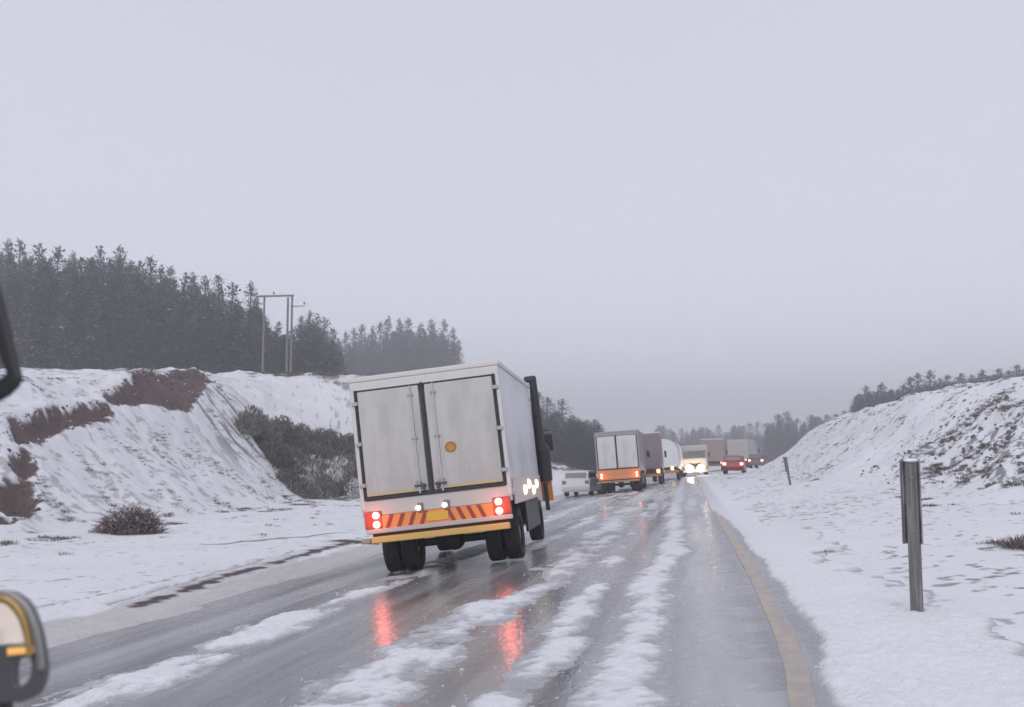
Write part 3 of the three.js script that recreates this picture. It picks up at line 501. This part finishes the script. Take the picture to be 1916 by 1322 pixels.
function boxTruck(o) { // local: x right, y up, -z forwards, origin on the road under the middle of the rear face
  const t = thing('box_truck', o.label, 'truck', o.at, o.turn, 'trucks in the queue'); t.rotation.order = 'YXZ'; t.rotation.z = o.roll;
  t.scale.y = o.squash ?? 1;
  const L = o.length, sideMat = new THREE.MeshStandardMaterial({ map: grime(o.side, o.side.map((c) => c * 0.72), 3 + o.seed), roughness: 0.38 }), doorMat = new THREE.MeshStandardMaterial({ map: grime(o.door, o.door.map((c) => c * 0.82), 8 + o.seed), roughness: 0.5 });
  const frameMat = M(...o.frame, 0.5), seal = M(0.03, 0.03, 0.034, 0.7), railMat = M(...o.rail, 0.5), yellow = M(...(o.bumper ?? [0.62, 0.40, 0.12]), 0.5);
  const bodyBox = box(2.5, 2.26, L - 0.1, 0, 2.37, -L / 2 - 0.02, 0.03); bodyBox.attributes.uv && 0;
  mesh('cargo_box', bodyBox, sideMat, t);
  mesh('roof_cap', box(2.56, 0.1, L + 0.04, 0, 3.53, -L / 2 + 0.01, 0.03), frameMat, t);
  mesh('header', box(2.52, 0.16, 0.08, 0, 3.40, 0.0, 0.02), frameMat, t);
  for (const s of [-1, 1]) mesh('corner_post', box(0.07, 2.12, 0.09, s * 1.225, 2.27, 0.0, 0.02), frameMat, t);
  for (const s of [-1, 1]) mesh('side_rail', box(0.05, 0.12, L - 0.2, s * 1.255, 1.25, -L / 2, 0.015), frameMat, t);
  const mid = -0.05;
  for (const s of [-1, 1]) {
    const x0 = s < 0 ? -1.15 : mid + 0.035, x1 = s < 0 ? mid - 0.035 : 1.15, w = x1 - x0, c = (x0 + x1) / 2, d = new THREE.Group(); d.name = 'door'; t.add(d);
    mesh('panel', box(w - 0.03, 1.86, 0.05, c, 2.375, 0.03, 0.015), doorMat, d);
    mesh('seal', box(0.035, 1.94, 0.04, s < 0 ? x0 - 0.012 : x1 + 0.012, 2.375, 0.025, 0.008), seal, d);
    if (!o.plain) {
      const rx = mid + s * 0.19; mesh('lock_rod', cyl(0.016, 0.016, 1.9, rx, 2.36, 0.075, 8), M(0.5, 0.5, 0.51, 0.35), d);
      for (const y of [1.62, 2.38, 3.15]) mesh('rod_guide', box(0.09, 0.05, 0.045, rx, y, 0.07, 0.01), M(0.36, 0.36, 0.37, 0.5), d);
      mesh('handle', [box(0.2, 0.035, 0.03, rx - s * 0.02, 1.545, 0.09, 0.01), box(0.05, 0.11, 0.05, rx - s * 0.07, 1.52, 0.075, 0.01)], M(0.06, 0.06, 0.06, 0.5), d);
      for (const y of [1.65, 2.38, 3.1]) mesh('hinge', box(0.1, 0.07, 0.05, s * 1.185, y, 0.06, 0.012), M(0.4, 0.4, 0.41, 0.45), d);
      mesh('reflective_tape', box(w - 0.32, 0.045, 0.008, c + s * 0.1, 1.475, 0.058, 0.002), M(0.52, 0.43, 0.20, 0.4), d);
    }
  }
  mesh('seal_strip', [box(0.05, 1.95, 0.05, mid, 2.375, 0.025, 0.008), box(2.32, 0.04, 0.045, 0, 3.315, 0.025, 0.008), box(2.32, 0.055, 0.05, 0, 1.40, 0.03, 0.008)], seal, t);
  if (o.sticker) mesh('sticker', [new THREE.CylinderGeometry(0.1, 0.1, 0.006, 24).rotateX(Math.PI / 2).translate(0.34, 2.15, 0.058)], M(0.48, 0.24, 0.055, 0.5), t), mesh('sticker_print', [new THREE.TorusGeometry(0.078, 0.008, 6, 24).translate(0.34, 2.15, 0.061)], M(0.3, 0.16, 0.06, 0.5), t);
  mesh('lower_panel', box(2.5, 0.28, 0.1, 0, 1.24, -0.02, 0.02), M(...o.panel, 0.5), t);
  // striped warning board between the lamps
  const board = mesh('warning_board', box(1.86, 0.23, 0.03, 0.0, 0.985, 0.03, 0.008), M(...o.orange, 0.45), t);
  if (!o.plain) for (let k = 0; k < 8; k++) { const s = k < 4 ? 1 : -1, x = k < 4 ? -0.80 + k * 0.19 : 0.22 + (k - 4) * 0.17, sh = new THREE.Shape([[-0.035 - s * 0.045, -0.112], [0.035 - s * 0.045, -0.112], [0.035 + s * 0.045, 0.112], [-0.035 + s * 0.045, 0.112]].map((p) => new THREE.Vector2(...p))); mesh('stripe', new THREE.ExtrudeGeometry(sh, { depth: 0.004, bevelEnabled: false }).translate(x, 0.985, 0.046), M(0.30, 0.045, 0.03, 0.45), board); }
  if (!o.plain) mesh('number_plate', box(0.36, 0.15, 0.012, 0.0, 0.985, 0.055, 0.004), M(0.75, 0.42, 0.05, 0.4), t);
  for (const s of [-1, 1]) {
    const cl = new THREE.Group(); cl.name = 'lamp_cluster'; t.add(cl);
    mesh('lamp_housing', box(0.3, 0.31, 0.07, s * 1.07, 1.03, 0.02, 0.02), M(...(o.plain ? o.orange : [0.36, 0.07, 0.045]), 0.4), cl);
    mesh('reflector', box(0.09, 0.26, 0.012, s * 1.165, 1.05, 0.058, 0.006), lit(0.16, 0.02, 0.012, [0.45, 0.05, 0.035]), cl);
    for (const y of [0.95, 1.11]) mesh('tail_lamp', dome(0.06, s * 1.02, y, 0.06), lit(...o.tail), cl);
    lamp(C(1, 0.22, 0.12), o.glow, s * 1.02, 1.03, 0.32, t);
  }
  if (!o.plain) for (const x of [-0.30, 0.14]) { const pl = new THREE.Group(); pl.name = 'plate_lamp'; t.add(pl); mesh('lamp_housing', box(0.1, 0.17, 0.06, x + 0.03, 1.16, 0.04, 0.02), M(0.2, 0.2, 0.2, 0.5), pl); mesh('lens', dome(0.045, x, 1.16, 0.075, 0.5).scale(1, 1, 1), lit(2.4, 2.0, 1.4), pl); }
  mesh('rail', box(2.42, 0.08, 0.09, 0.02, 0.835, 0.05, 0.015), railMat, t);
  mesh('bumper', box(2.3, 0.115, 0.1, 0.02, 0.685, 0.05, 0.02), yellow, t);
  mesh('bumper_end', box(0.16, 0.09, 0.1, -1.22, 0.68, 0.04, 0.02), M(0.3, 0.28, 0.27, 0.6), t);
  mesh('gap_shade', box(2.26, 0.09, 0.03, 0.02, 0.765, 0.0, 0.005), M(0.09, 0.03, 0.02, 0.7), t);  // dark strip standing in for the shade of the gap above the bumper
  for (const s of [-1, 1]) mesh('chassis_rail', box(0.09, 0.22, L + 1.6, s * 0.42, 0.95, -L / 2 - 0.9, 0.01), black, t);
  const za = -1.35; mesh('axle', [cylX(0.075, 1.9, 0, 0.48, za), new THREE.SphereGeometry(0.2, 12, 8).translate(0.0, 0.48, za)], black, t);
  for (const s of [-1, 1]) { wheel(s * 1.06, 0.482, za, t, 1, 1, steel, o.squash); wheel(s * 0.74, 0.482, za, t, 1, 1, steel, o.squash); mesh('mudguard', box(0.66, 0.03, 1.1, s * 0.9, 1.06, za, 0.01), black, t); wheel(s * 1.02, 0.482, -L - 0.55, t, 1, 1, steel, o.squash); mesh('mudflap', box(0.6, 0.4, 0.02, s * 0.9, 0.82, -0.62, 0.005), M(0.03, 0.03, 0.03, 0.8), t); }
  for (const s of [-1, 1]) mesh('side_guard', box(0.05, 0.62, 2.6, s * 1.19, 0.72, -3.75, 0.02), black, t);
  mesh('fuel_tank', cyl(0.28, 0.28, 1.2, 0, 0, 0, 18).rotateX(Math.PI / 2).translate(0.86, 0.72, -3.4), M(0.07, 0.07, 0.075, 0.5), t);
  // cab
  const cab = mesh('cab', [box(2.3, 1.9, 1.75, 0, 1.75, -L - 0.98, 0.12)], M(...o.cab, 0.4), t);
  for (const s of [-1, 1]) mesh('side_window', box(0.02, 0.62, 0.9, s * 1.152, 2.2, -L - 1.0, 0.008), glass, cab);
  mesh('windscreen', box(2.0, 0.7, 0.03, 0, 2.2, -L - 1.86, 0.01), glass, cab);
  for (const s of [-1, 1]) { const m = new THREE.Group(); m.name = 'mirror'; t.add(m); mesh('mirror_arm', [cylX(0.015, 0.34, s * 1.26, 2.55, -L - 1.5), cylX(0.015, 0.34, s * 1.26, 1.95, -L - 1.5)], black, m); mesh('mirror_head', box(0.22, 0.42, 0.09, s * 1.42, 2.25, -L - 1.5, 0.04), black, m); }
  if (o.intake) { // air intake stack that stands beside the cab, its filter below, then an orange flag plate and a black flap
    const z = -L - 0.28, x = 1.33, p = new THREE.Group(); p.name = 'intake_stack'; t.add(p);
    mesh('duct', [cyl(0.085, 0.11, 1.65, x, 2.88, z, 14)], black, p);
    mesh('cowl', [box(0.26, 0.14, 0.2, x - 0.05, 3.72, z, 0.04)], black, p);
    mesh('air_filter', [cyl(0.11, 0.18, 0.16, x + 0.03, 2.12, z, 16), cyl(0.18, 0.15, 0.72, x + 0.03, 1.69, z, 16)], black, p);
    mesh('marker_flag', box(0.24, 0.72, 0.04, x + 0.04, 1.24, z + 0.03, 0.015), M(0.60, 0.20, 0.04, 0.45), t);
    mesh('flap', box(0.09, 0.62, 0.03, x + 0.02, 0.98, z + 0.1, 0.01).rotateZ(0.0), black, t);
  }
  if (o.sideGlow) { const p = new THREE.Group(); p.name = 'glow_panel'; t.add(p); mesh('panel', box(0.03, 0.46, 5.2, 1.268, 1.26, -2.8, 0.008), M(0.62, 0.54, 0.5, 0.4), p);  // cream panel with self-glowing oval spots, modelled for the bright cluster there
    for (const [y, z] of [[1.24, -1.85], [1.34, -2.7], [1.20, -3.5], [1.31, -4.3]]) mesh('glow_spot', new THREE.SphereGeometry(0.11, 12, 8).scale(0.4, 0.9, 1.9).translate(1.29, y, z), lit(1.9, 1.45, 0.85), p); }
  return t;
}
const roll = Math.atan(0.1);
const place = (x, d) => [x, road(x, d) + 0.002, -d];
boxTruck({ label: 'white box truck with striped orange tail board, lit lamps, driving in slush', at: place(-3.97, 17.7), turn: 0.052, roll: roll + 0.016, length: 5.6, squash: 0.935, seed: 1, side: [0.70, 0.70, 0.73], door: [0.54, 0.53, 0.52], frame: [0.62, 0.60, 0.59], rail: [0.50, 0.44, 0.42], panel: [0.55, 0.51, 0.50], orange: [0.80, 0.27, 0.075], cab: [0.5, 0.48, 0.47], tail: [15, 2.4, 1.8], glow: 0.22, sticker: true, intake: true, sideGlow: true });
boxTruck({ label: 'box truck with grey framed doors and an orange tail, ahead of the striped truck', at: place(-3.95, 64), turn: 0.0, roll: roll * 0.75, length: 8, seed: 4, side: [0.26, 0.22, 0.235], door: [0.60, 0.60, 0.61], frame: [0.30, 0.30, 0.31], rail: [0.5, 0.22, 0.10], panel: [0.55, 0.24, 0.10], orange: [0.62, 0.24, 0.08], bumper: [0.30, 0.19, 0.09], cab: [0.12, 0.08, 0.08], tail: [6, 3.0, 1.5], glow: 0.4, plain: true });

function hauler(o) { // far trucks of the queue: a cargo body over wheels with a cab
  const t = thing(o.name, o.label, 'truck', place(o.x, o.d), o.turn ?? 0, 'trucks in the queue'); t.position.y = land(o.x, o.d) + (o.x < 0.8 && o.x > -7.2 ? 0.002 : 0.0); t.rotation.z = o.x < 0.8 ? roll * 0.8 : 0.02;
  const L = o.length ?? 8, body = M(...o.color, 0.45);
  if (o.tank) { mesh('tank', new THREE.ExtrudeGeometry(new THREE.Shape([[-1.2, 1.1], [1.2, 1.1], [1.2, 2.5], ...Array.from({ length: 13 }, (_, i) => [1.2 * Math.cos(Math.PI * i / 12), 2.55 + 0.95 * Math.sin(Math.PI * i / 12)]), [-1.2, 2.5]].map((p) => new THREE.Vector2(...p))), { depth: L, bevelEnabled: false }).translate(0, 0, -L), body, t); mesh('rear_rim', new THREE.TorusGeometry(1.2, 0.045, 6, 24, Math.PI).scale(1, 0.8, 1).translate(0, 2.55, 0), M(0.3, 0.3, 0.31), t); mesh('saddle', box(2.1, 0.3, L - 1, 0, 1.05, -L / 2), black, t); }
  else { mesh('cargo_box', box(2.45, o.h ?? 2.3, L, 0, 1.15 + (o.h ?? 2.3) / 2, -L / 2, 0.05), body, t); mesh('roof_cap', box(2.5, 0.1, L + 0.03, 0, 1.2 + (o.h ?? 2.3), -L / 2, 0.03), M(0.62, 0.62, 0.65, 0.7), t); for (const s of [-1, 1]) mesh('door', box(1.1, (o.h ?? 2.3) - 0.25, 0.03, s * 0.58, 1.17 + (o.h ?? 2.3) / 2, 0.02, 0.01), M(...o.color.map((c) => c * 0.9), 0.5), t); }
  mesh('bumper', box(2.3, 0.2, 0.12, 0, 0.72, 0.0, 0.03), M(...(o.bumper ?? [0.2, 0.12, 0.06])), t);
  for (const s of [-1, 1]) { mesh('tail_lamp', box(0.22, 0.24, 0.06, s * (o.lampX ?? 0.95), 0.98, 0.06, 0.03), lit(...o.tail), t); for (const z of [-1.3, -2.5, -L - 1]) wheel(s * 1.0, 0.482, z, t); }
  mesh('cab', box(2.35, 2.1, 1.8, 0, 1.75, -L - 1.0, 0.14), M(...(o.cab ?? o.color), 0.4), t); mesh('windscreen', box(2.05, 0.8, 0.04, 0, 2.25, -L - 1.92, 0.02), glass, t);
  for (const s of [-1, 1]) mesh('mirror', box(0.16, 0.5, 0.1, s * 1.38, 2.2, -L - 1.6, 0.04), black, t);
  return t;
}
hauler({ name: 'box_truck', label: 'dark plum coloured truck half hidden by the orange tailed truck', x: -3.0, d: 77, length: 6, color: [0.23, 0.185, 0.21], h: 2.45, tail: [5, 2.6, 0.8], bumper: [0.42, 0.18, 0.06], cab: [0.2, 0.15, 0.16] });
hauler({ name: 'tanker_truck', label: 'pale round backed tanker with amber lamps, just ahead of the orange tailed truck', x: -1.95, d: 92, length: 9, color: [0.70, 0.70, 0.73], tank: true, tail: [6, 3.6, 0.9], bumper: [0.42, 0.2, 0.05], cab: [0.4, 0.4, 0.42], lampX: 0.62, turn: -0.03 });
hauler({ name: 'box_truck', label: 'dull red box truck seen faintly behind the lit oncoming truck', x: 2.5, d: 122, length: 8, color: [0.34, 0.25, 0.25], h: 2.35, tail: [3, 0.5, 0.3], turn: -0.05 });
hauler({ name: 'box_truck', label: 'pale grey box truck in the mist beyond the red car', x: 5.9, d: 138, length: 7, color: [0.45, 0.43, 0.43], h: 2.2, tail: [3.5, 0.7, 0.5], turn: -0.2 });
{ // oncoming truck with its headlights on
  const x = 0.55, d = 101, t = thing('box_truck', 'pale oncoming truck with two bright round headlights', 'truck', [x, road(x, d), -d], 0, 'trucks in the queue'); t.rotation.z = 0.06;
  mesh('cab', box(2.3, 1.7, 1.8, 0, 1.55, -0.9, 0.16), M(0.40, 0.36, 0.34, 0.4), t); mesh('windscreen', box(1.95, 0.68, 0.03, 0, 1.95, 0.012, 0.02), M(0.12, 0.12, 0.13, 0.15), t);
  mesh('cargo_box', box(2.45, 2.0, 6, 0, 1.85, -4.9, 0.05), M(0.52, 0.48, 0.47, 0.5), t); mesh('bumper', box(2.3, 0.3, 0.16, 0, 0.5, 0.03, 0.04), M(0.25, 0.22, 0.2), t); mesh('grille', box(1.1, 0.34, 0.03, 0, 0.98, 0.02, 0.01), black, t);
  for (const s of [-1, 1]) { wheel(s * 0.98, 0.482, -1.1, t); wheel(s * 0.98, 0.482, -6.4, t); mesh('headlight', dome(0.34, s * 0.5, 0.72, 0.14, 0.4), lit(11, 9.2, 6.2), t); lamp(C(1, 0.86, 0.66), 5, s * 0.5, 0.70, 0.42, t); mesh('mirror', box(0.14, 0.4, 0.1, s * 1.32, 1.9, -0.2, 0.03), black, t); }
}
function car(o) { // side outline pulled to width, glasshouse narrower
  const t = thing(o.name, o.label, 'car', [o.x, land(o.x, o.d), -o.d], o.turn ?? 0, 'cars ahead'); t.rotation.order = 'YXZ'; t.rotation.z = o.roll ?? 0;
  const ext = (P, w, b) => { const g = new THREE.ExtrudeGeometry(new THREE.Shape(P.map((p) => new THREE.Vector2(...p))), { depth: w - 2 * b, bevelEnabled: true, bevelThickness: b, bevelSize: b, bevelSegments: 2 }); return g.rotateY(Math.PI / 2).translate(-w / 2 + b, 0, 0); };
  const paint = M(...o.color, 0.35), h = o.h;
  // outline along the car: first number runs forwards
  mesh('body', ext([[0.06, 0.34], [0.02, 0.62], [0.06, 0.98], [0.2, 1.02], [3.1, 1.0], [4.1, 0.86], [4.28, 0.6], [4.2, 0.34]], 1.76, 0.06), paint, t);
  const cabin = mesh('cabin', ext([[0.1, 0.98], [0.34, h - 0.06], [0.6, h], [2.2, h - 0.02], [3.05, 1.0]], 1.52, 0.05), paint, t);
  mesh('rear_window', box(1.26, (h - 1.0) * 0.62, 0.03, 0, 0, 0, 0.01).rotateX(-0.3).translate(0, (h + 1) / 2 + 0.02, -0.14), M(0.13, 0.14, 0.16, 0.2), cabin);
  for (const s of [-1, 1]) mesh('side_window', box(0.02, (h - 1.05) * 0.7, 1.9, s * 0.765, (h + 1) / 2, -1.4, 0.01), glass, cabin);
  mesh('bumper', box(1.72, 0.24, 0.14, 0, 0.46, 0.0, 0.05), o.bumper ? M(...o.bumper) : paint, t);
  mesh('number_plate', box(0.5, 0.12, 0.02, 0, 0.78, 0.005, 0.005), M(0.5, 0.5, 0.48), t);
  for (const s of [-1, 1]) { mesh('tail_lamp', box(0.26, 0.22, 0.07, s * 0.70, 0.84, 0.0, 0.03), o.tail ? lit(...o.tail) : M(0.22, 0.12, 0.12, 0.3), t); for (const z of [-0.85, -3.45]) wheel(s * 0.76, 0.32, z, t, 0.66, 0.75); mesh('wing_mirror', box(0.2, 0.15, 0.1, s * 0.97, 1.06, -2.75, 0.04), paint, t); }
  if (o.tail) lamp(C(1, 0.25, 0.2), 0.15, 0, 0.85, 0.5, t);
  return t;
}
car({ name: 'parked_car', label: 'white car stopped on the verge left of the orange tailed truck', x: -6.75, d: 66, h: 1.5, color: [0.62, 0.63, 0.66], turn: -0.12, roll: 0.03, bumper: [0.5, 0.5, 0.52] });
car({ name: 'red_car', label: 'small red car with glowing tail lamps past the end of yellow line', x: 3.55, d: 93, h: 1.5, color: [0.30, 0.035, 0.045], tail: [7, 1.6, 1.4], turn: -0.1, bumper: [0.08, 0.02, 0.02] });
car({ name: 'distant_car', label: 'faint dark car with one pale lamp glow beyond the red car', x: 7.2, d: 124, h: 1.5, color: [0.16, 0.10, 0.12], tail: [4, 1.5, 1.4], turn: -0.3 });

// ---------------------------------------------------------------- dark vehicle alongside: only its two mirrors reach into view
{
  const d = 2.0, t = thing('dark_vehicle', 'dark vehicle alongside showing a black framed mirror and a rounded amber lit mirror', 'vehicle', [-2.6, -0.26, -d]);
  const P = (px, py) => { const [x, y] = at(px, py, d); return new THREE.Vector2(x + 2.6, y + 0.26); };
  const dark = M(0.02, 0.021, 0.026, 0.4), turned = (m, a) => { m.geometry.computeBoundingBox(); const c = m.geometry.boundingBox.getCenter(new THREE.Vector3()); m.geometry.translate(-c.x, -c.y, -c.z); m.position.copy(c); m.rotation.y = a; };
  const plate = (pts, holes, depth, z, bevel = 0.004) => { const s = new THREE.Shape(); s.setFromPoints(new THREE.SplineCurve(pts).getPoints(70)); for (const h of holes) s.holes.push(new THREE.Path().setFromPoints(new THREE.SplineCurve([...h, h[0]]).getPoints(36))); return new THREE.ExtrudeGeometry(s, { depth, bevelEnabled: true, bevelThickness: bevel, bevelSize: bevel, bevelSegments: 2 }).translate(0, 0, z); };
  const poly = (pts, holes, depth, z, bevel = 0.004) => { const s = new THREE.Shape(pts); for (const h of holes) s.holes.push(new THREE.Path(h)); return new THREE.ExtrudeGeometry(s, { depth, bevelEnabled: true, bevelThickness: bevel, bevelSize: bevel, bevelSegments: 2 }).translate(0, 0, z); };
  const up = new THREE.Group(); up.name = 'upper_mirror'; up.userData.label = 'black framed flat mirror'; t.add(up);
  mesh('frame', poly([P(-150, 470), P(-30, 475), P(-4, 560), P(12, 632), P(26, 690), P(30, 706), P(24, 720), P(8, 736), P(-30, 757), P(-150, 790)], [[P(-135, 500), P(-42, 500), P(-18, 590), P(0, 660), P(14, 696), P(10, 706), P(-40, 728), P(-135, 758)].reverse()], 0.014, -0.018), dark, up);
  mesh('mirror_glass', poly([P(-140, 495), P(-38, 495), P(-14, 590), P(4, 660), P(17, 696), P(12, 709), P(-40, 732), P(-140, 762)], [], 0.004, -0.014, 0.001), new THREE.MeshPhysicalMaterial({ color: C(0.95, 0.97, 1), roughness: 0.05, transmission: 1, thickness: 0 }), up);
  const low = new THREE.Group(); low.name = 'lower_mirror'; low.userData.label = 'rounded mirror with amber strip and black hoop'; t.add(low);
  const outer = [P(-8, 1108), P(22, 1112), P(48, 1132), P(66, 1172), P(76, 1220), P(79, 1262), P(66, 1296), P(38, 1311), P(14, 1312), P(-30, 1316), P(-90, 1310), P(-110, 1220), P(-70, 1128), P(-8, 1108)];
  mesh('housing', plate(outer, [[P(-2, 1124), P(24, 1132), P(44, 1160), P(54, 1200), P(40, 1207), P(10, 1208), P(-40, 1206), P(-50, 1150)].reverse(), [P(28, 1232), P(54, 1230), P(58, 1256), P(50, 1276), P(36, 1287), P(24, 1284), P(22, 1256)].reverse()], 0.012, -0.02, 0.003), M(0.11, 0.11, 0.12, 0.3), low);
  mesh('shell', plate([P(-8, 1107), P(22, 1111), P(49, 1131), P(67, 1172), P(77, 1220), P(79, 1250), P(72, 1250), P(69, 1222), P(60, 1176), P(46, 1140), P(22, 1119), P(-8, 1118), P(-12, 1112), P(-8, 1107)], [], 0.008, -0.006, 0.002), M(0.34, 0.33, 0.33, 0.25, { metalness: 0.5 }), low);
  mesh('rim', plate([P(0, 1114), P(24, 1120), P(48, 1148), P(61, 1196), P(63, 1222), P(59, 1222), P(55, 1196), P(43, 1156), P(23, 1130), P(0, 1122), P(-6, 1118), P(0, 1114)], [], 0.006, 0.006, 0.002), M(0.55, 0.37, 0.14, 0.25, { metalness: 0.5 }), low);
  turned(mesh('mirror_glass', plate([P(-2, 1122), P(26, 1130), P(46, 1160), P(56, 1202), P(40, 1209), P(10, 1210), P(-42, 1208), P(-52, 1150), P(-2, 1122)], [], 0.004, -0.016, 0.001), new THREE.MeshStandardMaterial({ color: C(0.85, 0.74, 0.66), metalness: 1, roughness: 0.15 }), low), 0.26);
  mesh('amber_lamp', poly([P(18, 1214), P(60, 1211), P(60, 1219), P(19, 1223)], [], 0.008, -0.004, 0.002), lit(0.5, 0.27, 0.08, [0.7, 0.38, 0.12]), low);
  mesh('bracket', [box(0.036, 0.5, 0.04, P(-14, 1322).x, P(-14, 1322).y - 0.09, -0.03, 0.012)], dark, low);
  mesh('arm', [cylX(0.02, 0.7, P(-380, 1300).x, P(0, 1290).y, 0.02), cylX(0.02, 0.7, P(-470, 640).x, P(0, 640).y, 0.02)], dark, t);
  mesh('cab_body', box(1.5, 1.75, 3.2, -0.62, 1.4, 2.0, 0.12), M(0.03, 0.03, 0.035, 0.35), t);
  for (const z of [0.9, 3.1]) for (const x of [-1.2, -0.05]) wheel(x, 0.482, z, t);
}

renderer.render(scene, camera);
